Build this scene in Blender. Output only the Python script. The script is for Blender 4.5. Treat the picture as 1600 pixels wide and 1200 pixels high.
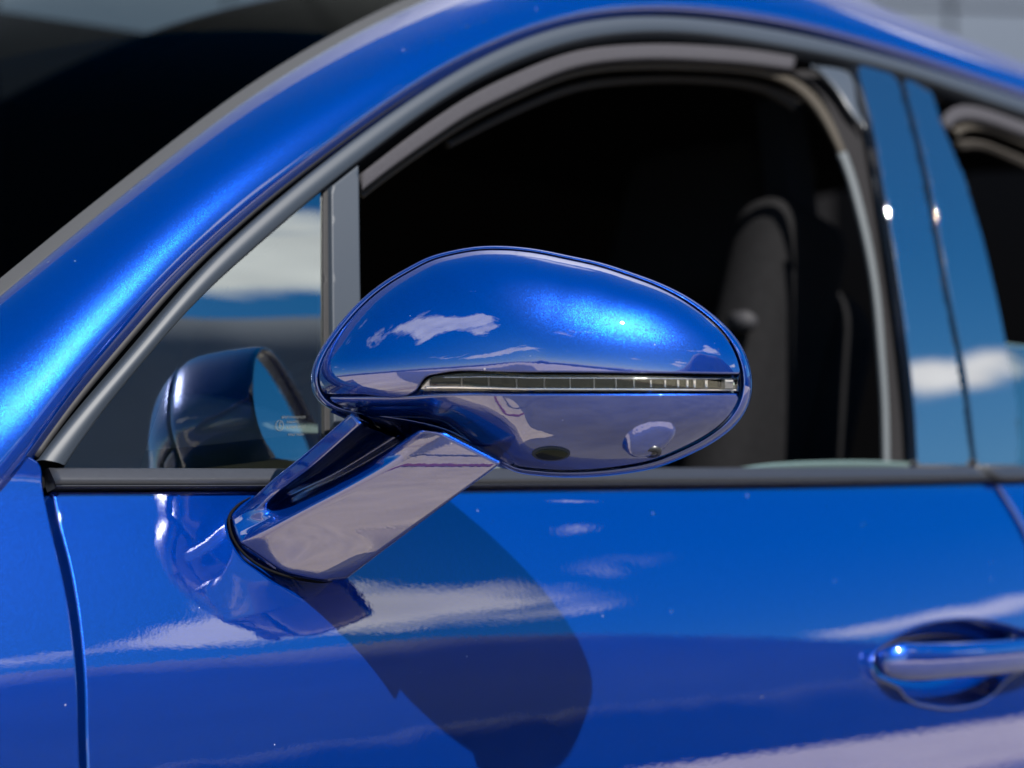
import bpy, bmesh, math, random
import numpy as np
from mathutils import Vector, Matrix
from mathutils.geometry import delaunay_2d_cdt

random.seed(7)
rng = np.random.default_rng(7)
for o in list(bpy.data.objects):
    bpy.data.objects.remove(o)
scene = bpy.context.scene
COL = scene.collection
R = math.radians

# ------------------------------------------------------------------ camera
ZB = 1.05                                   # belt height of the car (m)
YAW, PITCH, F = R(40.0), R(2.4), 3333.0     # looking rearwards along the flank; focal length in photo pixels
CAM = np.array([-1.318, -1.570, 1.05])
FW = np.array([math.sin(YAW) * math.cos(PITCH), math.cos(YAW) * math.cos(PITCH), math.sin(PITCH)])
RT = np.array([math.cos(YAW), -math.sin(YAW), 0.0])
UP = np.cross(RT, FW)
cam_data = bpy.data.cameras.new('camera')
cam = bpy.data.objects.new('camera', cam_data)
COL.objects.link(cam)
cam_data.sensor_width = 36.0
cam_data.lens = 36.0 * F / 1600.0
cam_data.clip_start = 0.05
cam_data.clip_end = 2000
cam_data.dof.use_dof = True
cam_data.dof.focus_distance = 1.80
cam_data.dof.aperture_fstop = 3.0
cam_data.dof.aperture_blades = 9
M = Matrix(((RT[0], UP[0], -FW[0], CAM[0]), (RT[1], UP[1], -FW[1], CAM[1]), (RT[2], UP[2], -FW[2], CAM[2]), (0, 0, 0, 1)))
cam.matrix_world = M
scene.camera = cam

# ------------------------------------------------------------------ light
SUN_EL, SUN_AZ = R(50.0), R(7.5)           # azimuth: degrees towards the car's nose from square-on to the flank
TO_SUN = np.array([-math.sin(SUN_AZ) * math.cos(SUN_EL), -math.cos(SUN_AZ) * math.cos(SUN_EL), math.sin(SUN_EL)])
sun_data = bpy.data.lights.new('sun', 'SUN')
sun_data.energy = 4.5
sun_data.angle = R(0.53)
sun_data.color = (1.0, 0.95, 0.88)
sun = bpy.data.objects.new('sun', sun_data)
sun.rotation_euler = Vector(TO_SUN).to_track_quat('Z', 'Y').to_euler()
COL.objects.link(sun)

world = bpy.data.worlds.new('World')
scene.world = world
world.use_nodes = True
wt = world.node_tree
for n in list(wt.nodes):
    wt.nodes.remove(n)
W_ = wt.nodes.new


def wlink(a, b):
    wt.links.new(a, b)


out = W_('ShaderNodeOutputWorld')
bg = W_('ShaderNodeBackground')
bg.inputs['Strength'].default_value = 0.10
sky = W_('ShaderNodeTexSky')
sky.sky_type = 'NISHITA'
sky.sun_disc = False
sky.sun_elevation = SUN_EL
sky.sun_rotation = math.atan2(TO_SUN[0], TO_SUN[1])
sky.altitude = 300
sky.air_density = 1.0
sky.dust_density = 0.6
sky.ozone_density = 2.0
tc = W_('ShaderNodeTexCoord')
sep = W_('ShaderNodeSeparateXYZ')
wlink(tc.outputs['Generated'], sep.inputs[0])
den = W_('ShaderNodeMath'); den.operation = 'ADD'; den.inputs[1].default_value = 0.16
mx = W_('ShaderNodeMath'); mx.operation = 'MAXIMUM'; mx.inputs[1].default_value = 0.0
wlink(sep.outputs['Z'], mx.inputs[0]); wlink(mx.outputs[0], den.inputs[0])
dx = W_('ShaderNodeMath'); dx.operation = 'DIVIDE'
dy = W_('ShaderNodeMath'); dy.operation = 'DIVIDE'
wlink(sep.outputs['X'], dx.inputs[0]); wlink(den.outputs[0], dx.inputs[1])
wlink(sep.outputs['Y'], dy.inputs[0]); wlink(den.outputs[0], dy.inputs[1])
cmb = W_('ShaderNodeCombineXYZ')
wlink(dx.outputs[0], cmb.inputs[0]); wlink(dy.outputs[0], cmb.inputs[1])
mp = W_('ShaderNodeMapping')
mp.inputs['Location'].default_value = (3.1, 1.7, 0)
mp.inputs['Rotation'].default_value = (0, 0, R(20))
mp.inputs['Scale'].default_value = (1.5, 2.1, 1)
wlink(cmb.outputs[0], mp.inputs[0])
nz = W_('ShaderNodeTexNoise')
nz.inputs['Scale'].default_value = 1.0
nz.inputs['Detail'].default_value = 9
nz.inputs['Roughness'].default_value = 0.58
nz.inputs['Distortion'].default_value = 0.25
wlink(mp.outputs[0], nz.inputs['Vector'])
def cloud_bank(el, az, width, height, amount):
    """raises the cloud cover round one direction (elevation; azimuth from square-on, towards the rear)"""
    e_, a_ = R(el), R(az)
    c = Vector((math.sin(a_) * math.cos(e_), -math.cos(a_) * math.cos(e_), math.sin(e_)))
    h = Vector((math.cos(a_), math.sin(a_), 0))
    v = c.cross(h)
    if v.z < 0:
        v = -v
    tot = None
    for ax_, w_ in ((h, width), (v, height)):
        d_ = W_('ShaderNodeVectorMath'); d_.operation = 'DOT_PRODUCT'
        d_.inputs[1].default_value = ax_
        wlink(off_(c), d_.inputs[0])
        q = W_('ShaderNodeMath'); q.operation = 'DIVIDE'; q.inputs[1].default_value = w_
        wlink(d_.outputs['Value'], q.inputs[0])
        q2 = W_('ShaderNodeMath'); q2.operation = 'POWER'; q2.inputs[1].default_value = 2.0
        wlink(q.outputs[0], q2.inputs[0])
        if tot is None:
            tot = q2.outputs[0]
        else:
            ad_ = W_('ShaderNodeMath'); ad_.operation = 'ADD'
            wlink(tot, ad_.inputs[0]); wlink(q2.outputs[0], ad_.inputs[1])
            tot = ad_.outputs[0]
    d_ = W_('ShaderNodeVectorMath'); d_.operation = 'DOT_PRODUCT'
    d_.inputs[1].default_value = c
    wlink(tc.outputs['Generated'], d_.inputs[0])
    fr = W_('ShaderNodeMath'); fr.operation = 'GREATER_THAN'; fr.inputs[1].default_value = 0.0
    wlink(d_.outputs['Value'], fr.inputs[0])
    ng = W_('ShaderNodeMath'); ng.operation = 'MULTIPLY'; ng.inputs[1].default_value = -1.0
    wlink(tot, ng.inputs[0])
    ex = W_('ShaderNodeMath'); ex.operation = 'EXPONENT'
    wlink(ng.outputs[0], ex.inputs[0])
    am = W_('ShaderNodeMath'); am.operation = 'MULTIPLY'; am.inputs[1].default_value = amount
    wlink(ex.outputs[0], am.inputs[0])
    ms = W_('ShaderNodeMath'); ms.operation = 'MULTIPLY'
    wlink(am.outputs[0], ms.inputs[0]); wlink(fr.outputs[0], ms.inputs[1])
    return ms.outputs[0]


def off_(c):
    n_ = W_('ShaderNodeVectorMath'); n_.operation = 'SUBTRACT'
    n_.inputs[1].default_value = c
    wlink(tc.outputs['Generated'], n_.inputs[0])
    return n_.outputs[0]


cover = nz.outputs['Fac']
for args in ((33, -92, 0.34, 0.13, 0.37), (35, -72, 0.20, 0.05, 0.16), (11, -62, 0.30, 0.05, 0.26), (13, 4, 0.14, 0.05, 0.20), (27, 28, 0.30, 0.035, 0.27), (28.5, 39, 0.14, 0.035, 0.16), (32, 39, 0.08, 0.06, 0.20),
             (15, 57, 0.10, 0.03, 0.34), (34, 54, 0.02, 0.010, 0.2), (53, 128, 0.30, 0.07, 0.22), (37, 97, 0.15, 0.06, 0.34),
             (12, 150, 0.4, 0.06, 0.15), (14, -150, 0.4, 0.07, 0.15)):
    a2 = W_('ShaderNodeMath'); a2.operation = 'ADD'
    wlink(cover, a2.inputs[0]); wlink(cloud_bank(*args), a2.inputs[1])
    cover = a2.outputs[0]
cr = W_('ShaderNodeValToRGB')
cr.color_ramp.elements[0].position = 0.655
cr.color_ramp.elements[1].position = 0.735
wlink(cover, cr.inputs[0])
nz2 = W_('ShaderNodeTexNoise')
nz2.inputs['Scale'].default_value = 3.0
nz2.inputs['Detail'].default_value = 5
wlink(mp.outputs[0], nz2.inputs['Vector'])
ccol = W_('ShaderNodeMix'); ccol.data_type = 'RGBA'
ccol.inputs['A'].default_value = (3.0, 3.1, 3.3, 1)
ccol.inputs['B'].default_value = (7.5, 7.5, 7.5, 1)
wlink(nz2.outputs['Fac'], ccol.inputs['Factor'])
mix = W_('ShaderNodeMix'); mix.data_type = 'RGBA'
wlink(cr.outputs['Color'], mix.inputs['Factor'])
hs = W_('ShaderNodeHueSaturation')
hs.inputs['Saturation'].default_value = 1.55
hs.inputs['Value'].default_value = 0.50
wlink(sky.outputs['Color'], hs.inputs['Color'])
wlink(hs.outputs['Color'], mix.inputs['A'])
wlink(ccol.outputs['Result'], mix.inputs['B'])
wlink(mix.outputs['Result'], bg.inputs['Color'])
wlink(bg.outputs[0], out.inputs['Surface'])

scene.view_settings.view_transform = 'Standard'
scene.view_settings.look = 'None'
scene.view_settings.gamma = 1.0
scene.view_settings.use_curve_mapping = False
scene.view_settings.exposure = 2.1
scene.cycles.max_bounces = 10
scene.cycles.glossy_bounces = 6
scene.cycles.transparent_max_bounces = 12
scene.cycles.caustics_reflective = False
scene.cycles.caustics_refractive = False
scene.cycles.use_denoising = True

# ------------------------------------------------------------------ geometry helpers


def ray(px, py):
    return FW + (px - 800.0) / F * RT - (py - 600.0) / F * UP


def at_depth(px, py, t):
    return CAM + ray(px, py) * t


def on_plane(px, py, P, n):
    d = ray(px, py)
    return CAM + d * (np.dot(np.asarray(P) - CAM, n) / np.dot(d, n))


# the flank of the car: y = S(x, z), y growing inboard
_zt = np.linspace(-0.8, 0.6, 1401)
_tilt = np.interp(_zt, [-0.8, -0.42, -0.32, -0.267, -0.207, -0.15, -0.132, -0.08, -0.025, 0.0, 0.10, 0.20, 0.40, 0.6],
                  [-3, 0.5, 3.2, 5.8, 10.4, 17.0, 19.0, 23.0, 28.0, 9.0, 10.0, 14.0, 24.0, 34.0])
k = np.ones(31) / 31.0
_tilt = np.convolve(np.pad(_tilt, 15, mode='edge'), k, mode='valid')
_yt = np.concatenate([[0], np.cumsum(np.tan(np.radians(0.5 * (_tilt[1:] + _tilt[:-1]))) * np.diff(_zt))])
_yt -= np.interp(0.0, _zt, _yt)


def S(x, z):
    x = np.asarray(x, float)
    z = np.asarray(z, float)
    return np.interp(z - ZB, _zt, _yt) + 0.035 * x * x


def side(px, py, off=0.0):
    """the point of the flank (moved `off` metres outboard) that lies on this sight line"""
    d = ray(px, py)
    lo, hi = 0.8, 5.0
    for _ in range(50):
        m = 0.5 * (lo + hi)
        p = CAM + d * m
        if p[1] > S(p[0], p[2]) - off:
            hi = m
        else:
            lo = m
    return CAM + d * hi


def spline(pts, n, closed=False):
    P = np.asarray(pts, float)
    N = len(P)
    res = []
    segs = N if closed else N - 1
    for i in range(segs):
        if closed:
            p0, p1, p2, p3 = P[(i - 1) % N], P[i], P[(i + 1) % N], P[(i + 2) % N]
        else:
            p1, p2 = P[i], P[i + 1]
            p0 = P[i - 1] if i > 0 else 2 * p1 - p2
            p3 = P[i + 2] if i + 2 < N else 2 * p2 - p1
        # centripetal-ish via Hermite with chord-scaled tangents
        d1 = np.linalg.norm(p2 - p1) + 1e-12
        d0 = np.linalg.norm(p1 - p0) + 1e-12
        d2 = np.linalg.norm(p3 - p2) + 1e-12
        m1 = ((p2 - p1) / d1 * d0 + (p1 - p0) / d0 * d1) / (d0 + d1) * d1
        m2 = ((p3 - p2) / d2 * d1 + (p2 - p1) / d1 * d2) / (d1 + d2) * d1
        for t in np.linspace(0, 1, 24, endpoint=False):
            t2, t3 = t * t, t * t * t
            res.append((2 * t3 - 3 * t2 + 1) * p1 + (t3 - 2 * t2 + t) * m1 + (-2 * t3 + 3 * t2) * p2 + (t3 - t2) * m2)
    res.append(P[0] if closed else P[-1])
    res = np.array(res)
    L = np.concatenate([[0], np.cumsum(np.linalg.norm(np.diff(res, axis=0), axis=1))])
    s = np.linspace(0, L[-1], n, endpoint=not closed)
    return np.stack([np.interp(s, L, res[:, k]) for k in range(P.shape[1])], axis=1)


def add_mesh(name, verts, faces, mat, parent=None, smooth=True, normals=None, label=None):
    me = bpy.data.meshes.new(name)
    me.from_pydata([tuple(float(c) for c in v) for v in verts], [], [tuple(int(i) for i in f) for f in faces])
    me.update()
    if smooth:
        me.polygons.foreach_set('use_smooth', [True] * len(me.polygons))
    if mat is not None:
        me.materials.append(mat)
    if normals is not None:
        me.normals_split_custom_set_from_vertices([tuple(float(c) for c in n) for n in normals])
    o = bpy.data.objects.new(name, me)
    COL.objects.link(o)
    if parent is not None:
        o.parent = parent
        o.matrix_parent_inverse = parent.matrix_world.inverted()
    if label:
        o['label'] = label
    return o


def grid_faces(n, m, closed_m=False, closed_n=False, flip=False):
    f = []
    for i in range(n if closed_n else n - 1):
        for j in range(m if closed_m else m - 1):
            a, b = i * m + j, i * m + (j + 1) % m
            c, d = ((i + 1) % n) * m + (j + 1) % m, ((i + 1) % n) * m + j
            f.append((a, d, c, b) if flip else (a, b, c, d))
    return f


def poly_dist(P, poly):
    """distance of points P (k,2) to a closed polyline"""
    A = poly
    B = np.roll(poly, -1, axis=0)
    best = np.full(len(P), 1e9)
    AB = B - A
    LL = (AB ** 2).sum(1) + 1e-18
    for i in range(0, len(P), 400):
        q = P[i:i + 400, None, :]
        t = np.clip(((q - A) * AB).sum(2) / LL, 0, 1)
        c = A + t[..., None] * AB
        best[i:i + 400] = np.sqrt(((q - c) ** 2).sum(2)).min(1)
    return best


def inside(P, poly):
    x, y = P[:, 0][:, None], P[:, 1][:, None]
    x0, y0 = poly[:, 0], poly[:, 1]
    x1, y1 = np.roll(x0, -1), np.roll(y0, -1)
    c = ((y0 > y) != (y1 > y)) & (x < (x1 - x0) * (y - y0) / (y1 - y0 + 1e-18) + x0)
    return c.sum(1) % 2 == 1


def area2(poly):
    x, y = poly[:, 0], poly[:, 1]
    return 0.5 * np.sum(x * np.roll(y, -1) - np.roll(x, -1) * y)


def sheet(name, outline, fn, mat, parent=None, holes=(), spacing=0.012, er=0.0025, skirt=0.012, label=None, steps=5):
    """a trimmed skin: the region inside `outline` (2D) laid on the surface fn(points)->(pos, normal),
    with its rim rounded over by er and turned in by skirt"""
    loops = [np.asarray(outline, float)] + [np.asarray(h, float) for h in holes]
    if area2(loops[0]) < 0:
        loops[0] = loops[0][::-1]
    for i in range(1, len(loops)):
        if area2(loops[i]) > 0:
            loops[i] = loops[i][::-1]
    pts, edges, starts = [], [], []
    rings = [er * (1 - math.cos(a)) for a in np.linspace(0, math.pi / 2, steps + 1)[1:]] + [er * 2.2] if er > 0 else []

    def dist(P):
        return np.min(np.stack([poly_dist(P, l) for l in loops]), axis=0)

    def sdist(P):
        ins = inside(P, loops[0])
        for h_ in loops[1:]:
            ins &= ~inside(P, h_)
        return dist(P) * np.where(ins, 1.0, -1.0)

    for l in loops:
        b = sum(len(q) for q in pts)
        starts.append(b)
        pts.append(l)
        edges += [(b + i, b + (i + 1) % len(l)) for i in range(len(l))]
    extra = []
    for l in loops:
        t = np.roll(l, -1, axis=0) - np.roll(l, 1, axis=0)
        nrm = np.stack([-t[:, 1], t[:, 0]], 1)
        nrm /= np.linalg.norm(nrm, axis=1)[:, None] + 1e-12
        for r in rings:
            q = l + nrm * r
            ok = dist(q) > r * 0.97
            extra.append(q[ok])
    L = loops[0]
    x0, y0 = L.min(0)
    x1, y1 = L.max(0)
    gx = np.arange(x0 + spacing * 0.4, x1, spacing)
    gy = np.arange(y0 + spacing * 0.4, y1, spacing)
    G = np.stack(np.meshgrid(gx, gy), -1).reshape(-1, 2)
    keep = inside(G, L)
    for h in loops[1:]:
        keep &= ~inside(G, h)
    G = G[keep]
    if len(G):
        G = G[dist(G) > max(er * 2.6, spacing * 0.3)]
    allp = np.concatenate(pts + extra + [G]) if extra else np.concatenate(pts + [G])
    res = delaunay_2d_cdt([Vector((float(p[0]), float(p[1]))) for p in allp], edges, [], 0, 1e-7)
    V = np.array([[v.x, v.y] for v in res[0]])
    tris = [f for f in res[2]]
    cen = np.array([V[list(f)].mean(0) for f in tris])
    keep = inside(cen, L)
    for h in loops[1:]:
        keep &= ~inside(cen, h)
    tris = [f for f, kx in zip(tris, keep) if kx]
    pos, nor = fn(V)
    d = dist(V)
    if er > 0:
        dd = np.clip(d, 0, er)
        drop = er - np.sqrt(np.maximum(er * er - (er - dd) ** 2, 0))
        pos = pos - nor * drop[:, None]
    # analytic normals, tipped over near the rim
    eps = 2e-4
    nn = nor.copy()
    if er > 0:
        near = np.where(d < er * 1.02)[0]
        if len(near):
            g = np.zeros((len(near), 2))
            for kx in (0, 1):
                e = np.zeros(2)
                e[kx] = eps
                g[:, kx] = (sdist(V[near] + e) - sdist(V[near] - e)) / (2 * eps)
            gl = np.linalg.norm(g, axis=1)[:, None] + 1e-9
            g = g / gl
            pa, _ = fn(V[near] + g * eps)
            pb, _ = fn(V[near] - g * eps)
            tin = pa - pb
            tin /= np.linalg.norm(tin, axis=1)[:, None] + 1e-12
            c = np.clip((er - d[near]) / er, 0, 1) * 0.97
            nn[near] = nor[near] * np.sqrt(1 - c * c)[:, None] - tin * c[:, None]
    # orientation
    f0 = tris[0]
    a = np.cross(pos[f0[1]] - pos[f0[0]], pos[f0[2]] - pos[f0[0]])
    if np.dot(a, nor[f0[0]]) < 0:
        tris = [tuple(reversed(f)) for f in tris]
    verts = list(pos)
    normals = list(nn)
    faces = [tuple(f) for f in tris]
    if skirt > 0:
        key = {}
        for i, v in enumerate(V):
            key[(round(v[0], 6), round(v[1], 6))] = i
        for l in loops:
            idx = [key.get((round(float(np.float32(p[0])), 6), round(float(np.float32(p[1])), 6)), None) for p in l]
            if any(i is None for i in idx):
                idx = [int(np.argmin(((V - p) ** 2).sum(1))) for p in l]
            b = len(verts)
            m = len(l)
            for i in idx:
                verts.append(pos[i]); normals.append(nn[i])
            for i in idx:
                verts.append(pos[i] - nor[i] * skirt); normals.append(nn[i])
            for i in range(m):
                j = (i + 1) % m
                faces.append((b + i, b + m + i, b + m + j, b + j))
    return add_mesh(name, verts, faces, mat, parent, True, normals, label)


def flank_fn(off=0.0):
    def fn(P):
        x, z = P[:, 0], P[:, 1]
        e = 1e-3
        y = S(x, z)
        gx = (S(x + e, z) - S(x - e, z)) / (2 * e)
        gz = (S(x, z + 3 * e) - S(x, z - 3 * e)) / (6 * e)
        n = np.stack([gx, -np.ones_like(x), gz], 1)
        n /= np.linalg.norm(n, axis=1)[:, None]
        return np.stack([x, y - off, z], 1), n
    return fn


def to_xz(pts, off=0.0):
    q = np.array([side(p[0], p[1], off) for p in pts])
    return q[:, [0, 2]]


def strip(name, A, B, mat, parent=None, prof=((0, 0), (1, 0)), close=False, label=None, smooth=True, out_dir=None):
    """a moulding lofted between two 3D curves; prof = (position across, height along the outward normal)"""
    A, B = np.asarray(A), np.asarray(B)
    n = len(A)
    T = np.gradient(0.5 * (A + B), axis=0)
    N = np.cross(T, B - A)
    N /= np.linalg.norm(N, axis=1)[:, None] + 1e-12
    od = np.array([0, -1, 0.3]) if out_dir is None else np.asarray(out_dir)
    if (N @ od).mean() < 0:
        N = -N
    V = []
    for i in range(n):
        for s, h in prof:
            V.append(A[i] * (1 - s) + B[i] * s + N[i] * h)
    m = len(prof)
    F_ = grid_faces(n, m)
    v = [np.asarray(q) for q in V]
    a = np.cross(v[1] - v[0], v[m] - v[0])
    if np.dot(a, N[0]) > 0:
        F_ = grid_faces(n, m, flip=True)
    if close:
        F_.append(tuple(range(m)))
        F_.append(tuple(range((n - 1) * m, n * m))[::-1])
    return add_mesh(name, V, F_, mat, parent, smooth, None, label)


def bead(w0=0.0, h=0.004, skirt=0.006, n=8, e=0.12):
    """profile of a moulding with rounded shoulders"""
    p = [(0.0, -skirt)]
    for t in np.linspace(0, 1, n):
        p.append((e * (1 - math.cos(t * math.pi / 2)), h * 0.0 + (h) * math.sin(t * math.pi / 2) - 0))
    for t in np.linspace(1, 0, n):
        p.append((1 - e * (1 - math.cos(t * math.pi / 2)), h * math.sin(t * math.pi / 2)))
    p.append((1.0, -skirt))
    return p


def tube(name, path, radii, mat, parent=None, seg=16, cap=True, label=None, flat=1.0, updir=(0, 0, 1)):
    P = np.asarray(path, float)
    n = len(P)
    if np.isscalar(radii):
        radii = [radii] * n
    T = np.gradient(P, axis=0)
    V = []
    u0 = np.asarray(updir, float)
    for i in range(n):
        t = T[i] / np.linalg.norm(T[i])
        a = u0 - t * np.dot(u0, t)
        a /= np.linalg.norm(a)
        b = np.cross(t, a)
        for j in range(seg):
            th = 2 * math.pi * j / seg
            V.append(P[i] + radii[i] * (a * math.cos(th) + b * math.sin(th) * flat))
    F_ = grid_faces(n, seg, closed_m=True)
    if cap:
        F_.append(tuple(range(seg))[::-1])
        F_.append(tuple(range((n - 1) * seg, n * seg)))
    return add_mesh(name, V, F_, mat, parent, True, None, label)


def box(name, c, s, mat, parent=None, bevel=0.0, rot=None, label=None, seg=3):
    bm = bmesh.new()
    bmesh.ops.create_cube(bm, size=1.0)
    bmesh.ops.scale(bm, vec=s, verts=bm.verts)
    if bevel:
        bmesh.ops.bevel(bm, geom=list(bm.edges), offset=bevel, segments=seg, profile=0.5, affect='EDGES')
    if rot is not None:
        bmesh.ops.rotate(bm, cent=(0, 0, 0), matrix=rot, verts=bm.verts)
    bmesh.ops.translate(bm, vec=c, verts=bm.verts)
    me = bpy.data.meshes.new(name)
    bm.to_mesh(me)
    bm.free()
    me.polygons.foreach_set('use_smooth', [bevel > 0] * len(me.polygons))
    me.materials.append(mat)
    o = bpy.data.objects.new(name, me)
    COL.objects.link(o)
    if parent is not None:
        o.parent = parent
        o.matrix_parent_inverse = parent.matrix_world.inverted()
    if label:
        o['label'] = label
    return o


def empty(name, loc, parent=None):
    o = bpy.data.objects.new(name, None)
    COL.objects.link(o)
    o.location = loc
    o.empty_display_size = 0.05
    bpy.context.view_layer.update()
    if parent is not None:
        o.parent = parent
        o.matrix_parent_inverse = parent.matrix_world.inverted()
        bpy.context.view_layer.update()
    return o


# ------------------------------------------------------------------ materials


def new_mat(name):
    m = bpy.data.materials.new(name)
    m.use_nodes = True
    nt = m.node_tree
    b = nt.nodes['Principled BSDF']
    return m, nt, b


def simple(name, col, rough=0.5, metal=0.0, ior=1.5, coat=0.0, coat_rough=0.03, noise=0.0, nscale=60, bump=0.0, bscale=800, spec=0.5):
    m, nt, b = new_mat(name)
    b.inputs['Base Color'].default_value = (*col, 1)
    b.inputs['Roughness'].default_value = rough
    b.inputs['Metallic'].default_value = metal
    b.inputs['IOR'].default_value = ior
    b.inputs['Specular IOR Level'].default_value = spec
    b.inputs['Coat Weight'].default_value = coat
    b.inputs['Coat Roughness'].default_value = coat_rough
    g = nt.nodes.new('ShaderNodeNewGeometry')
    if noise > 0:
        nz = nt.nodes.new('ShaderNodeTexNoise')
        nz.inputs['Scale'].default_value = nscale
        nz.inputs['Detail'].default_value = 6
        nt.links.new(g.outputs['Position'], nz.inputs['Vector'])
        mr = nt.nodes.new('ShaderNodeMapRange')
        mr.inputs['From Min'].default_value = 0.25
        mr.inputs['From Max'].default_value = 0.75
        mr.inputs['To Min'].default_value = 1 - noise
        mr.inputs['To Max'].default_value = 1 + noise
        nt.links.new(nz.outputs['Fac'], mr.inputs['Value'])
        mu = nt.nodes.new('ShaderNodeMix'); mu.data_type = 'RGBA'; mu.blend_type = 'MULTIPLY'
        mu.inputs['Factor'].default_value = 1.0
        mu.inputs['A'].default_value = (*col, 1)
        nt.links.new(mr.outputs['Result'], mu.inputs['B'])
        nt.links.new(mu.outputs['Result'], b.inputs['Base Color'])
    if bump > 0:
        nb = nt.nodes.new('ShaderNodeTexNoise')
        nb.inputs['Scale'].default_value = bscale
        nb.inputs['Detail'].default_value = 3
        nt.links.new(g.outputs['Position'], nb.inputs['Vector'])
        bp = nt.nodes.new('ShaderNodeBump')
        bp.inputs['Strength'].default_value = bump
        bp.inputs['Distance'].default_value = 0.001
        nt.links.new(nb.outputs['Fac'], bp.inputs['Height'])
        nt.links.new(bp.outputs['Normal'], b.inputs['Normal'])
    return m


def car_paint(name, peel=0.05):
    m, nt, b = new_mat(name)
    N = nt.nodes.new
    g = N('ShaderNodeNewGeometry')
    vo = N('ShaderNodeTexVoronoi')
    vo.inputs['Scale'].default_value = 4200
    nt.links.new(g.outputs['Position'], vo.inputs['Vector'])
    sub = N('ShaderNodeVectorMath'); sub.operation = 'SUBTRACT'; sub.inputs[1].default_value = (0.5, 0.5, 0.5)
    nt.links.new(vo.outputs['Color'], sub.inputs[0])
    sc = N('ShaderNodeVectorMath'); sc.operation = 'SCALE'; sc.inputs['Scale'].default_value = 0.25
    nt.links.new(sub.outputs[0], sc.inputs[0])
    ad = N('ShaderNodeVectorMath'); ad.operation = 'ADD'
    nt.links.new(g.outputs['Normal'], ad.inputs[0]); nt.links.new(sc.outputs[0], ad.inputs[1])
    no = N('ShaderNodeVectorMath'); no.operation = 'NORMALIZE'
    nt.links.new(ad.outputs[0], no.inputs[0])
    nt.links.new(no.outputs[0], b.inputs['Normal'])
    # every flake a little different in hue
    sepc = N('ShaderNodeSeparateColor')
    nt.links.new(vo.outputs['Color'], sepc.inputs[0])
    mixc = N('ShaderNodeMix'); mixc.data_type = 'RGBA'
    mixc.inputs['A'].default_value = (0.0001, 0.0120, 0.105, 1)
    mixc.inputs['B'].default_value = (0.0002, 0.0225, 0.175, 1)
    nt.links.new(sepc.outputs[2], mixc.inputs['Factor'])
    nt.links.new(mixc.outputs['Result'], b.inputs['Base Color'])
    b.inputs['Metallic'].default_value = 0.68
    b.inputs['Roughness'].default_value = 0.27
    b.inputs['Specular IOR Level'].default_value = 0.0
    b.inputs['Coat Weight'].default_value = 1.0
    b.inputs['Coat Roughness'].default_value = 0.008
    b.inputs['Coat IOR'].default_value = 2.0
    nb = N('ShaderNodeTexNoise')
    nb.inputs['Scale'].default_value = 230
    nb.inputs['Detail'].default_value = 1
    nt.links.new(g.outputs['Position'], nb.inputs['Vector'])
    bp = N('ShaderNodeBump')
    bp.inputs['Strength'].default_value = peel
    bp.inputs['Distance'].default_value = 0.0004
    nt.links.new(nb.outputs['Fac'], bp.inputs['Height'])
    nt.links.new(bp.outputs['Normal'], b.inputs['Coat Normal'])
    # sparse dust specks lying on the lacquer
    vd = N('ShaderNodeTexVoronoi'); vd.inputs['Scale'].default_value = 75
    nt.links.new(g.outputs['Position'], vd.inputs['Vector'])
    sd = N('ShaderNodeSeparateColor'); nt.links.new(vd.outputs['Color'], sd.inputs[0])
    th = N('ShaderNodeMapRange'); th.inputs['From Min'].default_value = 0.72; th.inputs['From Max'].default_value = 1.0
    th.inputs['To Min'].default_value = 0.0; th.inputs['To Max'].default_value = 0.055
    nt.links.new(sd.outputs[0], th.inputs['Value'])
    lt = N('ShaderNodeMath'); lt.operation = 'LESS_THAN'
    nt.links.new(vd.outputs['Distance'], lt.inputs[0]); nt.links.new(th.outputs['Result'], lt.inputs[1])
    df = N('ShaderNodeBsdfDiffuse'); df.inputs['Color'].default_value = (0.35, 0.33, 0.31, 1)
    ml = N('ShaderNodeMath'); ml.operation = 'MULTIPLY'; ml.inputs[1].default_value = 0.55
    nt.links.new(lt.outputs[0], ml.inputs[0])
    mxs = N('ShaderNodeMixShader')
    nt.links.new(ml.outputs[0], mxs.inputs[0]); nt.links.new(b.outputs[0], mxs.inputs[1]); nt.links.new(df.outputs[0], mxs.inputs[2])
    nt.links.new(mxs.outputs[0], nt.nodes['Material Output'].inputs['Surface'])
    return m


def glass_mat(name, tint, ior=1.5, boost=0.0):
    """thin pane: tinted see-through plus a mirror reflection after Fresnel"""
    m = bpy.data.materials.new(name)
    m.use_nodes = True
    nt = m.node_tree
    nt.nodes.remove(nt.nodes['Principled BSDF'])
    o = nt.nodes['Material Output']
    tr = nt.nodes.new('ShaderNodeBsdfTransparent')
    tr.inputs[0].default_value = (*tint, 1)
    gl = nt.nodes.new('ShaderNodeBsdfGlossy')
    gl.inputs['Roughness'].default_value = 0.0
    gl.inputs['Color'].default_value = (0.93, 1.0, 0.98, 1)
    fr = nt.nodes.new('ShaderNodeFresnel')
    fr.inputs['IOR'].default_value = ior
    mixs = nt.nodes.new('ShaderNodeMixShader')
    nt.links.new(fr.outputs[0], mixs.inputs[0])
    nt.links.new(tr.outputs[0], mixs.inputs[1])
    nt.links.new(gl.outputs[0], mixs.inputs[2])
    nt.links.new(mixs.outputs[0], o.inputs['Surface'])
    return m


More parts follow.
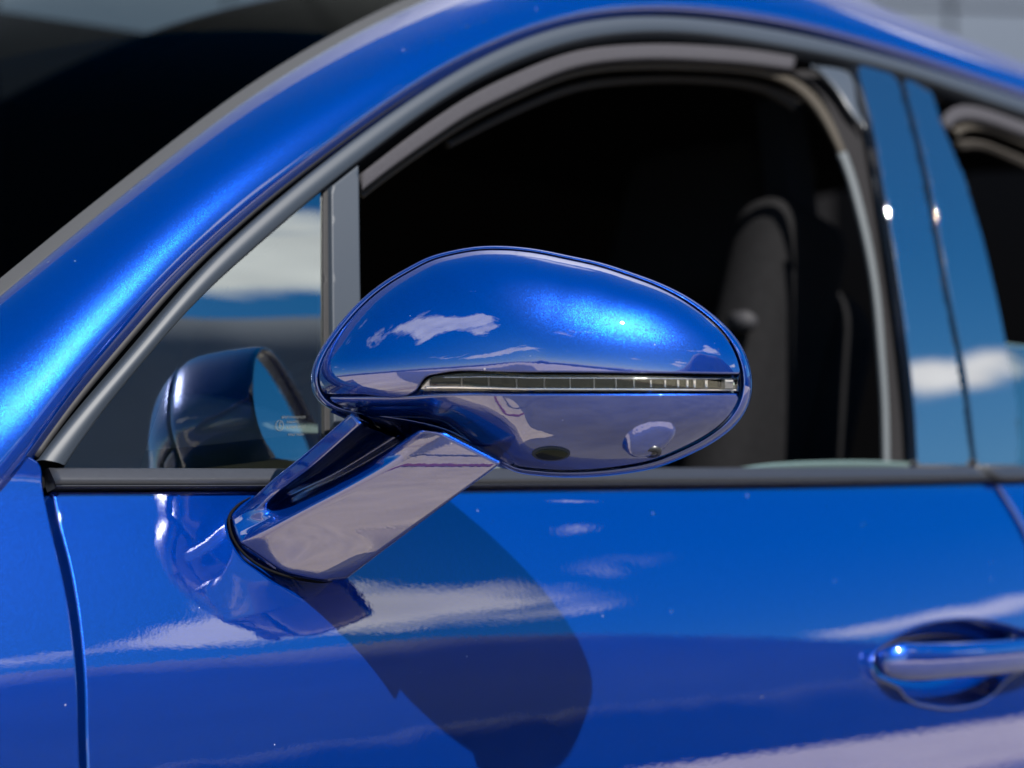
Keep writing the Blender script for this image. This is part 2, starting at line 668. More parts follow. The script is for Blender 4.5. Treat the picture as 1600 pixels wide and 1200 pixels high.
PAINT = car_paint('blue_flake_paint')
GLOSS = simple('dark_satin_trim', (0.0105, 0.0148, 0.0215), 0.55, ior=1.35)
SATIN = simple('satin_black_trim', (0.009, 0.010, 0.013), 0.36, ior=1.4, noise=0.15, nscale=300, bump=0.02, bscale=1500)
PILLAR = simple('black_pillar_film', (0.004, 0.006, 0.010), 0.03, ior=3.0)
RUBBER = simple('black_rubber', (0.006, 0.006, 0.007), 0.7, spec=0.25, noise=0.2, nscale=200)
MATTE = simple('grey_rubber_lip', (0.022, 0.023, 0.025), 0.8, spec=0.15, noise=0.12, nscale=900, bump=0.06, bscale=1500)
FLOCK = simple('grey_flocked_seal', (0.020, 0.0195, 0.023), 0.9, spec=0.12, noise=0.35, nscale=900, bump=0.25, bscale=1200)
TAN = simple('tan_seal_lip', (0.024, 0.021, 0.017), 0.8, spec=0.12, noise=0.1, nscale=200)
GAP = simple('dark_gap', (0.002, 0.002, 0.0025), 0.9, spec=0.05)
CHROME = simple('chrome', (0.75, 0.76, 0.78), 0.06, metal=1.0)
LAMP = simple('dark_lamp_reflector', (0.022, 0.025, 0.019), 0.10, metal=1.0)
SILVER = simple('satin_aluminium', (0.55, 0.56, 0.57), 0.28, metal=1.0, noise=0.05)
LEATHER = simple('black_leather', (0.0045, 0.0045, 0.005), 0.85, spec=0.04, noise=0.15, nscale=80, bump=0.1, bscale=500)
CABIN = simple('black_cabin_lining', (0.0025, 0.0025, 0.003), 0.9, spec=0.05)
DASH = simple('dash_vinyl', (0.05, 0.062, 0.06), 0.55, noise=0.15, nscale=300, bump=0.15, bscale=900)
MIRROR = simple('mirror_silver', (0.80, 0.83, 0.86), 0.0, metal=1.0)
GLASS = glass_mat('green_tinted_glass', (0.62, 0.74, 0.70), ior=2.7)
SCREEN = glass_mat('windscreen_glass', (0.30, 0.38, 0.40), ior=1.025)
LENS = glass_mat('clear_lens', (0.97, 0.97, 0.97), ior=1.5)
EDGE = simple('polished_glass_edge', (0.045, 0.068, 0.066), 0.15, ior=1.6)
FRIT = simple('black_frit', (0.006, 0.007, 0.009), 0.25)
ETCH = simple('etched_mark', (0.035, 0.04, 0.043), 0.6)

# ------------------------------------------------------------------ the setting


def ground_mat():
    m, nt, b = new_mat('pale_concrete')
    N = nt.nodes.new
    g = N('ShaderNodeNewGeometry')
    n1 = N('ShaderNodeTexNoise'); n1.inputs['Scale'].default_value = 0.7; n1.inputs['Detail'].default_value = 8
    nt.links.new(g.outputs['Position'], n1.inputs['Vector'])
    n2 = N('ShaderNodeTexNoise'); n2.inputs['Scale'].default_value = 18; n2.inputs['Detail'].default_value = 6
    nt.links.new(g.outputs['Position'], n2.inputs['Vector'])
    r = N('ShaderNodeValToRGB')
    r.color_ramp.elements[0].position = 0.3
    r.color_ramp.elements[0].color = (0.32, 0.262, 0.20, 1)
    r.color_ramp.elements[1].position = 0.7
    r.color_ramp.elements[1].color = (0.53, 0.445, 0.35, 1)
    nt.links.new(n1.outputs['Fac'], r.inputs[0])
    mu = N('ShaderNodeMix'); mu.data_type = 'RGBA'; mu.blend_type = 'OVERLAY'
    mu.inputs['Factor'].default_value = 0.35
    nt.links.new(r.outputs['Color'], mu.inputs['A'])
    nt.links.new(n2.outputs['Fac'], mu.inputs['B'])
    nt.links.new(mu.outputs['Result'], b.inputs['Base Color'])
    b.inputs['Roughness'].default_value = 0.9
    return m


CONCRETE = ground_mat()
JOINT = simple('joint_sealant', (0.06, 0.055, 0.055), 0.8)
MAROON = simple('maroon_paving_line', (0.14, 0.03, 0.05), 0.8, noise=0.2, nscale=8)
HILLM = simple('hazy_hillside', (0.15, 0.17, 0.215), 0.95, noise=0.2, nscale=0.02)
WOODM = simple('dark_woodland', (0.015, 0.022, 0.018), 0.95, noise=0.4, nscale=0.3)
CLAD = simple('grey_blue_cladding', (0.016, 0.026, 0.043), 0.5, noise=0.03, nscale=2)

gv, gf = [], []
rs = [0.0, 3, 8, 20, 60, 200, 700]
for r in rs[1:]:
    for i in range(48):
        a = 2 * math.pi * i / 48
        gv.append((r * math.cos(a), r * math.sin(a), 0))
gv.append((0, 0, 0))
gf = grid_faces(len(rs) - 1, 48, closed_m=True, flip=True)
gf += [(48 * (len(rs) - 1), i, (i + 1) % 48) for i in range(48)]
ground = add_mesh('ground', gv, gf, CONCRETE, None, False)
ground['kind'] = 'structure'
ground['label'] = 'pale concrete apron the car stands on, seen in its reflections'


lane = add_mesh('dark_reflection_lane', [(-120, -5.8, 0.004), (120, -5.2, 0.004), (120, -0.37, 0.004), (-120, -0.39, 0.004),  # dark ground strip added to darken reflections in the lower mirror shell
                              (-0.42, -0.42, 0.002), (120, -0.42, 0.002), (120, 6, 0.002), (-0.42, 6, 0.002)], [(0, 1, 2, 3), (4, 5, 6, 7)],
                simple('dark_lane_ground', (0.100, 0.094, 0.091), 0.9, noise=0.3, nscale=3, bump=0.2, bscale=120), None, False)
lane['kind'] = 'structure'
lane['label'] = 'dark lane added beside the car to darken its lower reflections'


def ground_line(name, p, q, w, mat, z):
    p, q = np.array(p, float), np.array(q, float)
    t = (q - p) / np.linalg.norm(q - p)
    n = np.array([-t[1], t[0]]) * w / 2
    v = [(*(p + n), z), (*(q + n), z), (*(q - n), z), (*(p - n), z)]
    return add_mesh(name, v, [(3, 2, 1, 0)], mat, ground, False)


for i in range(-4, 6):
    ground_line('expansion_joint', (i * 4.2 - 1.7, -60), (i * 4.2 - 1.7 + 0.5, 60), 0.035, JOINT, 0.008)
for yy in (-4.6, -10.6, -18.6):
    ground_line('expansion_joint', (-60, yy - 0.4), (60, yy + 0.4), 0.035, JOINT, 0.008)
ground_line('paving_line', (-60, -5.65), (60, -5.35), 0.13, MAROON, 0.012)
ground_line('paving_line', (-1.22, -0.385), (-1.30, 40), 0.05, MAROON, 0.012)


def ridge(name, r0, r1, h0, h1, az0, az1, mat, n, seed, jag, base=-2.0, shape=None):
    """a band of far terrain: a rounded ridge swept along an arc of azimuth"""
    rr = np.random.default_rng(seed)
    ph = rr.uniform(0, 6.28, 12)
    V, m = [], 7
    for i in range(n):
        s = i / (n - 1)
        a = az0 + (az1 - az0) * s
        f = sum(math.sin(a * (3 + 2.3 * k) + ph[k]) / (1 + k) for k in range(9)) * 0.35
        h = h0 + (h1 - h0) * (0.5 + 0.5 * f) + rr.uniform(-jag, jag)
        if shape is not None:
            h *= shape(math.degrees(a))
        for j in range(m):
            t = j / (m - 1)
            r = r0 + (r1 - r0) * t
            V.append((r * math.sin(a), -r * math.cos(a), base + (h - base) * math.sin(min(t * 1.6, 1.0) * math.pi / 2)))
    return add_mesh(name, V, grid_faces(n, m), mat, None, True)


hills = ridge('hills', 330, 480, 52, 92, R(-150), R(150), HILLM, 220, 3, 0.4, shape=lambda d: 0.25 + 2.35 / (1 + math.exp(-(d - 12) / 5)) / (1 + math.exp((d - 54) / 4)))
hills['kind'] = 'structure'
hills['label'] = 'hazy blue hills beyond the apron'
wood = ridge('woodland', 120, 135, 8.0, 13.0, R(-150), R(150), WOODM, 420, 5, 0.9, shape=lambda d: 0.4 + 1.15 / (1 + math.exp(-(d - 10) / 6)))
wood['kind'] = 'stuff'
wood['label'] = 'dark band of far-off woodland behind the concrete apron'
wood['category'] = 'woodland'

# the pale building behind the car, upper right corner
bld = empty('building', (14.0, 9.6, 0))
bld['label'] = 'grey blue clad building wall behind the car roof, blurred'
bld['category'] = 'building'
bdir = np.array([0.86, -0.51, 0.0])
bnor = np.array([-0.51, -0.86, 0.0])
borg = np.array([10.9, 8.3, 0.0])
rotb = Matrix.Rotation(math.atan2(bdir[1], bdir[0]), 3, 'Z')
# place one joint on the sight line of the seam seen at the top right of the photograph
hit = on_plane(1480, 30, borg, bnor)
s0 = np.dot(hit - borg, bdir)
for kx in range(-12, 4):
    for row in range(4):
        c = borg + bdir * (s0 + 2.6 * kx + 1.3) + np.array([0, 0, 2.2 + 4.5 * row])
        box('cladding_panel', tuple(c), (2.56, 0.12, 4.46), CLAD, bld, rot=rotb)
c = borg + bdir * (s0 - 10.4) - bnor * 0.16 + np.array([0, 0, 9.0])
box('backing_wall', tuple(c), (41.6, 0.16, 18.0), simple('joint_backing', (0.015, 0.019, 0.026), 0.7), bld, rot=rotb)  # dark wall that fills the joints between the panels

# ------------------------------------------------------------------ the car
car = empty('car', (0.1, 0.95, 0.0))
car['label'] = 'metallic blue car, its side mirror and front door filling the frame'
car['category'] = 'car'


def part(name):
    return empty(name, (0.1, 0.2, ZB), car)


# outline curves read along the flank (photo pixel -> point of the flank)
P_LOW = [(-120, 905), (-40, 805), (50, 710), (83, 650), (133, 587), (207, 500), (267, 430), (333, 370), (400, 311), (467, 260), (533, 210), (600, 163),
         (667, 118), (733, 81), (800, 51), (900, 22), (1000, 13), (1100, 19), (1150, 25), (1250, 41), (1350, 66), (1450, 96),
         (1533, 124), (1600, 146), (1750, 196), (1900, 246)]
T_OUT = [(62, 719), (110, 657), (167, 593), (233, 517), (300, 436), (333, 402), (400, 341), (467, 284), (533, 232), (600, 183), (667, 137),
         (733, 98), (800, 66), (900, 34), (1000, 25), (1100, 30), (1150, 37), (1250, 55), (1350, 80), (1400, 94), (1500, 124),
         (1600, 157), (1750, 207), (1900, 257)]
T_IN = [(101, 729), (157, 645), (200, 595), (273, 507), (333, 445), (400, 387), (500, 300), (560, 254), (600, 223), (667, 173), (733, 131),
        (800, 99), (900, 64), (1000, 52), (1100, 55), (1150, 63), (1250, 80), (1338, 97), (1400, 113), (1453, 130), (1517, 152),
        (1600, 179), (1750, 229), (1900, 279)]


def smooth_path(P, w=4, it=3):
    P = np.array(P)
    for _ in range(it):
        Q = P.copy()
        for i in range(1, len(P) - 1):
            k_ = min(w, i, len(P) - 1 - i)
            Q[i] = P[i - k_:i + k_ + 1].mean(0)
        P = Q
    return P


def curve(pts, n, off=0.0):
    return smooth_path([side(p[0], p[1], off) for p in spline(pts, n)], max(1, n // 40))


NC = 220
# --- body side: A-pillar and roof rail
P_UP = [(-220, 640), (-100, 545), (0, 466), (100, 383), (200, 304), (300, 226), (400, 152), (500, 91), (600, 37), (690, -2), (800, -45),
        (900, -74), (1000, -90), (1100, -88), (1200, -52), (1300, -8), (1400, 36), (1500, 76), (1600, 117), (1750, 182), (1900, 247)]
body = part('body_side')
A3 = curve(P_LOW, NC, 0.002)
B3 = curve(P_UP, NC, -0.085)
# pair the two edges by position along the car
sA = np.linspace(0, 1, NC)
prof = [(0.0, -0.012)]
for w_ in np.linspace(0, math.pi, 36):
    t = 0.5 * (1 - math.cos(w_))
    prof.append((t, 0.027 * (max(1 - (1 - 2 * t) ** 2, 0.0)) ** 0.62))
prof.append((1.0, -0.010))
strip('pillar_skin', A3, B3, PAINT, body, prof)
# windscreen seal along the pillar, then glass
P_SEAL = [(p[0] - (11 if p[0] < 1000 else 5), p[1] - (19 if p[0] < 1000 else 9)) for p in P_UP]
C3 = curve(P_SEAL, NC, -0.105)
nscr = int(NC * 0.52)
strip('windscreen_seal', B3[:nscr], C3[:nscr], MATTE, body, bead(h=0.002, skirt=0.008, e=0.08))
screen_root = part('windscreen')
_tt = np.linspace(-1, 1, nscr)
CG = np.stack([np.polyval(np.polyfit(_tt, C3[:nscr, kx], 4), _tt) for kx in range(3)], 1)
V = []
mm = 30
for i in range(nscr):
    for j in range(mm):
        t = j / (mm - 1)
        q = CG[i] + np.array([-0.24 * math.sin(math.pi * t), 1.30 * t, 0.10 * math.sin(math.pi * t)])
        V.append(q)
add_mesh('windscreen_glass', V, grid_faces(nscr, mm), SCREEN, screen_root, True)
# roof
V = []
mm = 24
for i in range(nscr - 6, NC):
    for j in range(mm):
        t = j / (mm - 1)
        q = C3[i] + np.array([0, 1.30 * t, 0.05 * math.sin(math.pi * t) - 0.004])
        V.append(q)
add_mesh('roof', V, grid_faces(NC - nscr + 6, mm), PAINT, car, True)
strip('roof_ditch', B3[nscr:], C3[nscr:], RUBBER, body, [(0, -0.008), (0.3, -0.012), (0.7, -0.012), (1, -0.006)])
rail = []
for i in range(nscr + 10, NC):
    rail.append(C3[i] + np.array([0, 0.02, 0.006]))
tube('roof_rail', rail, 0.009, SILVER, car, flat=1.3)

# dark backing under every seam of the flank
strip('seam_backing', curve(P_LOW, NC, -0.012), curve(T_OUT and [(p[0] + 4, p[1] + 6) for p in T_IN], NC, -0.012), GAP, body, [(-0.15, 0), (1.0, 0)])

# --- front fender
fend_px = [(45, 712), (61, 722), (68, 762), (80, 822), (94, 880), (110, 958), (121, 1060), (124, 1160), (130, 1300)]
fo = to_xz(spline(fend_px, 70))
top = to_xz(spline([(-330, 690), (-200, 695), (-100, 698), (-30, 702), (20, 706), (45, 712)], 40))
fout = np.concatenate([top, fo[1:], [[fo[-1][0] + 0.01, 0.36], [top[0][0], 0.36]]])
fender = sheet('front_fender', fout, flank_fn(0.0), PAINT, car, er=0.0022, spacing=0.014, skirt=0.02)

# --- front door
door = part('front_door')
d_left = spline([(82, 768), (93, 822), (108, 880), (122, 958), (132, 1060), (135, 1160), (140, 1300)], 60)
d_top = spline([(82, 767), (300, 766), (600, 764), (900, 762), (1200, 760), (1400, 757), (1546, 754)], 120)
d_right = spline([(1546, 754), (1560, 775), (1576, 800), (1600, 846), (1620, 910), (1632, 1000), (1640, 1120), (1645, 1300)], 60)
dl, dt, dr = to_xz(d_left), to_xz(d_top), to_xz(d_right)
dout = np.concatenate([dt, dr[1:], [[dr[-1][0], 0.36], [dl[-1][0] + 0.01, 0.36]], dl[::-1][:-1]])
# handle cup
cup_px = [(1361, 1033), (1368, 1016), (1389, 1001), (1437, 977), (1486, 968), (1535, 968), (1584, 979), (1625, 996), (1640, 1014), (1630, 1032),
          (1598, 1046), (1568, 1066), (1552, 1084), (1535, 1096), (1510, 1104), (1486, 1107), (1454, 1104), (1432, 1099), (1416, 1090), (1403, 1075), (1385, 1066), (1366, 1056)]
cup_xz = to_xz(spline(cup_px, 120, closed=True))
sheet('door_skin', dout, flank_fn(0.0), PAINT, door, holes=[cup_xz], er=0.0022, spacing=0.0125, skirt=0.02)


def cup_fn(P):
    d = poly_dist(P, cup_xz)
    pos, n = flank_fn(0.0)(P)
    dep = 0.044 * np.sqrt(np.clip(1 - (1 - np.clip(d / 0.030, 0, 1)) ** 2, 0, 1))
    pos = pos.copy()
    pos[:, 1] += dep + 0.003
    return pos, n


def free_sheet(name, outline, fn, mat, parent, spacing, label=None):
    o = sheet(name, outline, fn, mat, parent, er=0.0, spacing=spacing, skirt=0.0)
    me = o.data
    # plain smooth normals for strongly curved skins
    if me.attributes.get('custom_normal'):
        me.attributes.remove(me.attributes['custom_normal'])
    me.polygons.foreach_set('use_smooth', [True] * len(me.polygons))
    if label:
        o['label'] = label
    return o


cup_big = cup_xz
free_sheet('handle_cup', cup_big, cup_fn, PAINT, door, 0.004)
# handle bar
bar_px = [(1374, 1038), (1384, 1036), (1400, 1034), (1440, 1034), (1500, 1031), (1560, 1027), (1620, 1022), (1680, 1016)]
bar_off = [0.003, 0.012, 0.019, 0.026, 0.030, 0.028, 0.018, 0.004]
bs = spline([(p[0], p[1], o_) for p, o_ in zip(bar_px, bar_off)], 60)
bar = np.array([side(b_[0], b_[1], b_[2]) for b_ in bs])
rad = np.interp(np.linspace(0, 1, 60), [0, 0.04, 0.12, 0.3, 0.8, 0.95, 1], [0.010, 0.0165, 0.0205, 0.0200, 0.0185, 0.015, 0.008])
tube('handle_bar', bar, rad, PAINT, door, seg=28, flat=0.55)
rim_loop = np.array([side(p[0], p[1], 0.001) for p in spline(cup_px, 140, closed=True)])
rim_loop = np.vstack([rim_loop, rim_loop[:1]])
tube('cup_rim_bead', rim_loop, 0.0019, PAINT, door, seg=8, cap=False)  # bead added for the bright rounded door edge round the cup

# --- rear door
rd_left = spline([(1557, 754), (1571, 775), (1587, 800), (1611, 846), (1631, 910), (1643, 1000), (1651, 1120), (1656, 1300)], 60)
rl = to_xz(rd_left)
rt = to_xz(spline([(1557, 754), (1700, 752), (1950, 748)], 40))
rear = part('rear_door')
rout = np.concatenate([rt, [[rt[-1][0], 0.36], [rl[-1][0], 0.36]], rl[::-1][:-1]])
sheet('rear_door_skin', rout, flank_fn(0.0), PAINT, rear, er=0.004, spacing=0.016, skirt=0.02)
# dark void behind shut lines
for nm, px in (('shut_gap', [(52, 712), (66, 735), (74, 770), (87, 822), (101, 880), (116, 958), (126, 1060), (130, 1160), (135, 1300)]),
               ('shut_gap', [(1525, 720), (1551, 754), (1566, 775), (1582, 800), (1605, 846), (1626, 910), (1638, 1000), (1646, 1120), (1650, 1300)])):
    c1 = np.array([side(p[0] - 34, p[1], -0.035) for p in spline(px, 60)])
    c2 = np.array([side(p[0] + 34, p[1], -0.035) for p in spline(px, 60)])
    strip(nm, c1, c2, GAP, body, [(0, 0), (1, 0)])

# --- belt moulding
a = np.array([side(p[0], p[1], 0.002) for p in spline([(75, 731), (430, 732), (900, 731), (1300, 730), (1529, 729)], 120)])
b = np.array([side(p[0], p[1], 0.002) for p in spline([(82, 765), (430, 764), (900, 761), (1300, 757), (1546, 752)], 120)])
strip('belt_moulding', a, b, SATIN, door, [(0, -0.012), (0.0, 0.0), (0.03, 0.0010), (0.10, 0.0018), (0.5, 0.0050), (0.80, 0.0072), (0.83, 0.0050), (0.87, 0.0050),
                                           (0.90, 0.0076), (0.95, 0.0076), (0.98, 0.005), (1.0, 0.0), (1.0, -0.01)], close=True)
a = np.array([side(p[0], p[1], 0.002) for p in spline([(1534, 729), (1700, 727), (1950, 724)], 40)])
b = np.array([side(p[0], p[1], 0.002) for p in spline([(1554, 752), (1700, 750), (1950, 746)], 40)])
strip('belt_moulding', a, b, SATIN, rear, [(0, -0.012), (0.0, 0.0), (0.03, 0.001), (0.10, 0.0018), (0.5, 0.005), (0.90, 0.0072), (0.98, 0.004), (1.0, 0.0), (1.0, -0.01)], close=True)

# --- window frame
strip('window_frame', curve(T_OUT, NC, 0.001), curve(T_IN, NC, 0.001), GLOSS, door,
      [(0, -0.012), (0.0, -0.002), (0.02, 0.001), (0.06, 0.003), (0.14, 0.0045)] + [(t, 0.0045 + 0.002 * math.sin(math.pi * (t - .14) / .7)) for t in np.linspace(0.2, 0.84, 12)] +
      [(0.92, 0.0035), (0.97, 0.001), (1.0, -0.003), (1.0, -0.012)])
G1 = [(p[0] * 0.55 + q[0] * 0.45, p[1] * 0.55 + q[1] * 0.45) for p, q in zip(spline(P_LOW[2:], 60), spline(T_OUT, 60))]
G2 = [(p[0] * 0.25 + q[0] * 0.75, p[1] * 0.25 + q[1] * 0.75) for p, q in zip(spline(P_LOW[2:], 60), spline(T_OUT, 60))]
tube('frame_seal', curve(G1, 160, -0.007), 0.0035, RUBBER, door, seg=8)

# quarter light: post, rubber, pane
def quad_prism(name, px, off, thick, mat, parent, er=0.0012, spacing=0.01, label=None):
    return sheet(name, to_xz(px, off), flank_fn(off), mat, parent, er=er, spacing=spacing, skirt=thick, label=label)


def dense(px, n=14):
    P = np.array(px, float)
    outp = []
    for i in range(len(P)):
        q = P[(i + 1) % len(P)]
        for t in np.linspace(0, 1, n, endpoint=False):
            outp.append(P[i] * (1 - t) + q * t)
    return np.array(outp)


quad_prism('window_post', dense([(518, 291), (561, 257), (563, 420), (566, 600), (568, 735), (523, 735), (520, 500)]), 0.004, 0.012, GLOSS, door, er=0.0015)
quad_prism('post_rubber', dense([(505, 296), (518, 286), (520, 500), (523, 735), (508, 735), (506, 500)]), -0.003, 0.01, RUBBER, door, er=0.001)
qg = dense([(97, 735), (155, 645), (200, 592), (273, 505), (333, 441), (400, 383), (508, 292), (509, 500), (511, 735)])
sheet('quarter_pane', to_xz(qg, -0.006), flank_fn(-0.006), GLASS, door, er=0.0, spacing=0.012, skirt=0.0)
arc = spline([(218, 735), (228, 700), (248, 640), (278, 570), (318, 500), (365, 440), (430, 383), (470, 352), (506, 322)], 40)
frit_px = np.concatenate([arc, spline([(506, 288), (400, 379), (333, 437), (273, 501), (200, 588), (155, 641), (92, 737)], 40), [(150, 736)]])
sheet('frit_band', to_xz(frit_px, -0.0085), flank_fn(-0.0085), FRIT, door, er=0.0, spacing=0.02, skirt=0.0)
# etched glass markings: a ring emblem and rows of tiny strokes, too small to read in the photograph


def etch_rows():
    V, F_ = [], []

    def stroke(x0, y0, x1, y1, w=0.7):
        p = np.array([x0, y0], float); q = np.array([x1, y1], float)
        t = (q - p) / (np.linalg.norm(q - p) + 1e-9)
        nn = np.array([-t[1], t[0]]) * w / 2
        b_ = len(V)
        for r_ in (p + nn, q + nn, q - nn, p - nn):
            V.append(side(r_[0], r_[1], -0.0052))
        F_.append((b_, b_ + 1, b_ + 2, b_ + 3))
    rr = random.Random(4)
    for (y, xa, xb) in ((652, 441, 478), (659, 449, 466), (667, 449, 476), (679, 451, 460), (679, 464, 474)):
        x = xa
        while x < xb:
            w_ = rr.uniform(1.0, 2.4)
            stroke(x, y - 1.8, x, y + 1.8, 0.6)
            stroke(x, y + rr.choice([-1.8, 0, 1.8]), x + w_, y + rr.choice([-1.8, 0, 1.8]), 0.6)
            x += w_ + 1.2
    for i in range(20):
        a0, a1 = 2 * math.pi * i / 20, 2 * math.pi * (i + 1) / 20
        stroke(437 + 6 * math.cos(a0), 665 + 8 * math.sin(a0), 437 + 6 * math.cos(a1), 665 + 8 * math.sin(a1), 0.7)
    stroke(437, 660, 437, 670, 0.7); stroke(437, 660, 440, 660, 0.7); stroke(437, 665, 440, 665, 0.7)
    return V, F_


V, F_ = etch_rows()
add_mesh('glass_marking', V, F_, ETCH, door, False)

# seals round the front window opening (front part follows the frame, then turns down along the B-pillar)
FL_O = [(563, 272), (600, 243), (667, 193), (733, 150), (800, 117), (900, 80), (1000, 70), (1100, 72), (1170, 78), (1240, 89)]
FL_I = [(564, 300), (600, 272), (667, 224), (733, 180), (800, 147), (900, 106), (1000, 94), (1100, 96), (1170, 101), (1237, 110)]
strip('flocked_run', curve(FL_O, 100, -0.010), curve(FL_I, 100, -0.010), FLOCK, door, bead(h=0.004, skirt=0.004, e=0.25), close=True)
strip('frame_return', curve(T_IN[7:18], 120, -0.006), curve([(p[0], p[1] + 22) for p in T_IN[7:18]], 120, -0.022), GAP, door, [(0, 0), (1, 0)])
TN_O = [(564, 303), (600, 275), (667, 227), (733, 183), (800, 149), (900, 109), (1000, 98), (1100, 99), (1170, 104), (1225, 114), (1262, 134), (1295, 175), (1312, 215), (1327, 252)]
TN_I = [(564, 309), (600, 281), (667, 234), (733, 191), (800, 158), (900, 118), (1000, 109), (1100, 111), (1165, 115), (1215, 124), (1250, 144), (1283, 183), (1301, 220), (1317, 255)]
strip('tan_seal', curve(TN_O, 120, -0.020), curve(TN_I, 120, -0.026), TAN, door, bead(h=0.003, skirt=0.003, e=0.3), close=True)
TB_O = [(700, 222), (800, 170), (900, 130), (1000, 119), (1100, 120), (1170, 127), (1215, 138), (1250, 160)]
TB_I = [(700, 232), (800, 182), (900, 143), (1000, 131), (1100, 131), (1165, 138), (1205, 149), (1240, 172)]
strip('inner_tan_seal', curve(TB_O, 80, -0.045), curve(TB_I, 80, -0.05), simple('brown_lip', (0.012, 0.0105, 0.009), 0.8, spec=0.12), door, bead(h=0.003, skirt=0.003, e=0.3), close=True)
# grey glass run down the rear edge of the opening
GR_O = [(1322, 238), (1331, 262), (1351, 335), (1371, 437), (1383, 562), (1388, 640), (1390, 732)]
GR_I = [(1310, 240), (1319, 262), (1340, 335), (1361, 437), (1373, 562), (1378, 640), (1380, 732)]
strip('glass_run', curve(GR_O, 60, -0.018), curve(GR_I, 60, -0.020), simple('grey_run_channel', (0.036, 0.042, 0.046), 0.6, spec=0.2), door, bead(h=0.003, skirt=0.003, e=0.3), close=True)
DK_O = [(1337, 100), (1350, 150), (1361, 187), (1381, 295), (1406, 450), (1418, 537), (1430, 654), (1433, 735)]
DK_I = [(1238, 108), (1280, 135), (1305, 185), (1330, 262), (1366, 437), (1377, 562), (1382, 640), (1385, 735)]
strip('rear_channel', curve(DK_O, 60, -0.012), curve(DK_I, 60, -0.022), simple('dark_flock', (0.007, 0.0068, 0.0075), 0.95, spec=0.1, noise=0.3, nscale=500), door, [(0, -0.01), (0.06, 0.0), (0.2, 0.001), (0.25, -0.004), (0.6, -0.003), (1, -0.004)],
      label='dark flocked channel beside the pillar')
strip('corner_gusset', curve([(1268, 103), (1300, 106), (1325, 112), (1340, 170), (1352, 200)], 30, -0.006),
      curve([(1270, 105), (1290, 122), (1310, 145), (1328, 175), (1350, 202)], 30, -0.008), simple('grey_gusset', (0.016, 0.020, 0.025), 0.4), door, bead(h=0.002, skirt=0.003, e=0.2), close=True)
# pillar covers (gloss film) on both doors
quad_prism('pillar_cover', np.concatenate([spline([(1338, 100), (1361, 187), (1381, 295), (1406, 450), (1418, 537), (1430, 654), (1434, 731)], 40),
                                           spline([(1519, 731), (1502, 596), (1474, 450), (1434, 242), (1402, 118)], 40), dense([(1402, 117), (1338, 99)], 6)[1:6]]),
           0.003, 0.012, PILLAR, door, er=0.001, label='gloss black pillar cover of the front door')
quad_prism('pillar_cover', np.concatenate([spline([(1411, 120), (1443, 242), (1483, 450), (1511, 596), (1527, 731)], 40),
                                           spline([(1592, 731), (1590, 640), (1572, 537), (1554, 450), (1496, 248), (1475, 200), (1453, 133)], 40)]),
           0.003, 0.012, PILLAR, rear, er=0.001, label='gloss black pillar cover of the rear door')
# rear window: seals and part-lowered pane
RS_O = [(1471, 190), (1476, 176), (1490, 166), (1520, 166), (1560, 178), (1600, 192), (1750, 244), (1900, 296)]
RS_I = [(1480, 206), (1484, 196), (1496, 188), (1524, 188), (1560, 198), (1600, 213), (1750, 266), (1900, 320)]
strip('flocked_run', curve(RS_O, 60, -0.010), curve(RS_I, 60, -0.012), FLOCK, rear, bead(h=0.004, skirt=0.004, e=0.25), close=True)
strip('tan_seal', curve([(1488, 203), (1497, 194), (1524, 192), (1560, 202), (1600, 217), (1900, 325)], 50, -0.02),
      curve([(1494, 214), (1502, 206), (1528, 203), (1560, 213), (1600, 229), (1900, 338)], 50, -0.026), TAN, rear, bead(h=0.003, skirt=0.003, e=0.3), close=True)
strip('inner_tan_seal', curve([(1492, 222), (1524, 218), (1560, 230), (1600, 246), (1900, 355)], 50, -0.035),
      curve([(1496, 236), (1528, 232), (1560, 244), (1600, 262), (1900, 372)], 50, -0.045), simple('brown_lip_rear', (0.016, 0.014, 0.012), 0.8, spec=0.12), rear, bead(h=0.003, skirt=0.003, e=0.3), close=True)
strip('frame_return', curve([(1453, 130), (1517, 152), (1600, 179), (1900, 279)], 40, -0.004), curve([(1458, 158), (1517, 170), (1600, 200), (1900, 300)], 40, -0.02), GAP, rear, [(0, 0), (1, 0)])
sheet('lowered_pane', to_xz(dense([(1566, 538), (1620, 545), (1900, 560), (1900, 745), (1590, 745)]), -0.006), flank_fn(-0.006), GLASS, rear, er=0.0, spacing=0.02, skirt=0.0)
tube('pane_edge', curve([(1566, 538), (1620, 545), (1900, 560)], 30, -0.008), 0.002, EDGE, rear, seg=8)
# top edge of the lowered front window
e1 = curve([(1150, 733), (1190, 727), (1240, 723), (1300, 721), (1360, 721), (1427, 724)], 40, -0.010)
e2 = e1 + np.array([0, 0.003, -0.007])
strip('lowered_pane_edge', e1, e2, EDGE, door, [(0, -0.0022), (0, 0.0015), (0.1, 0.002), (1, 0.002)])

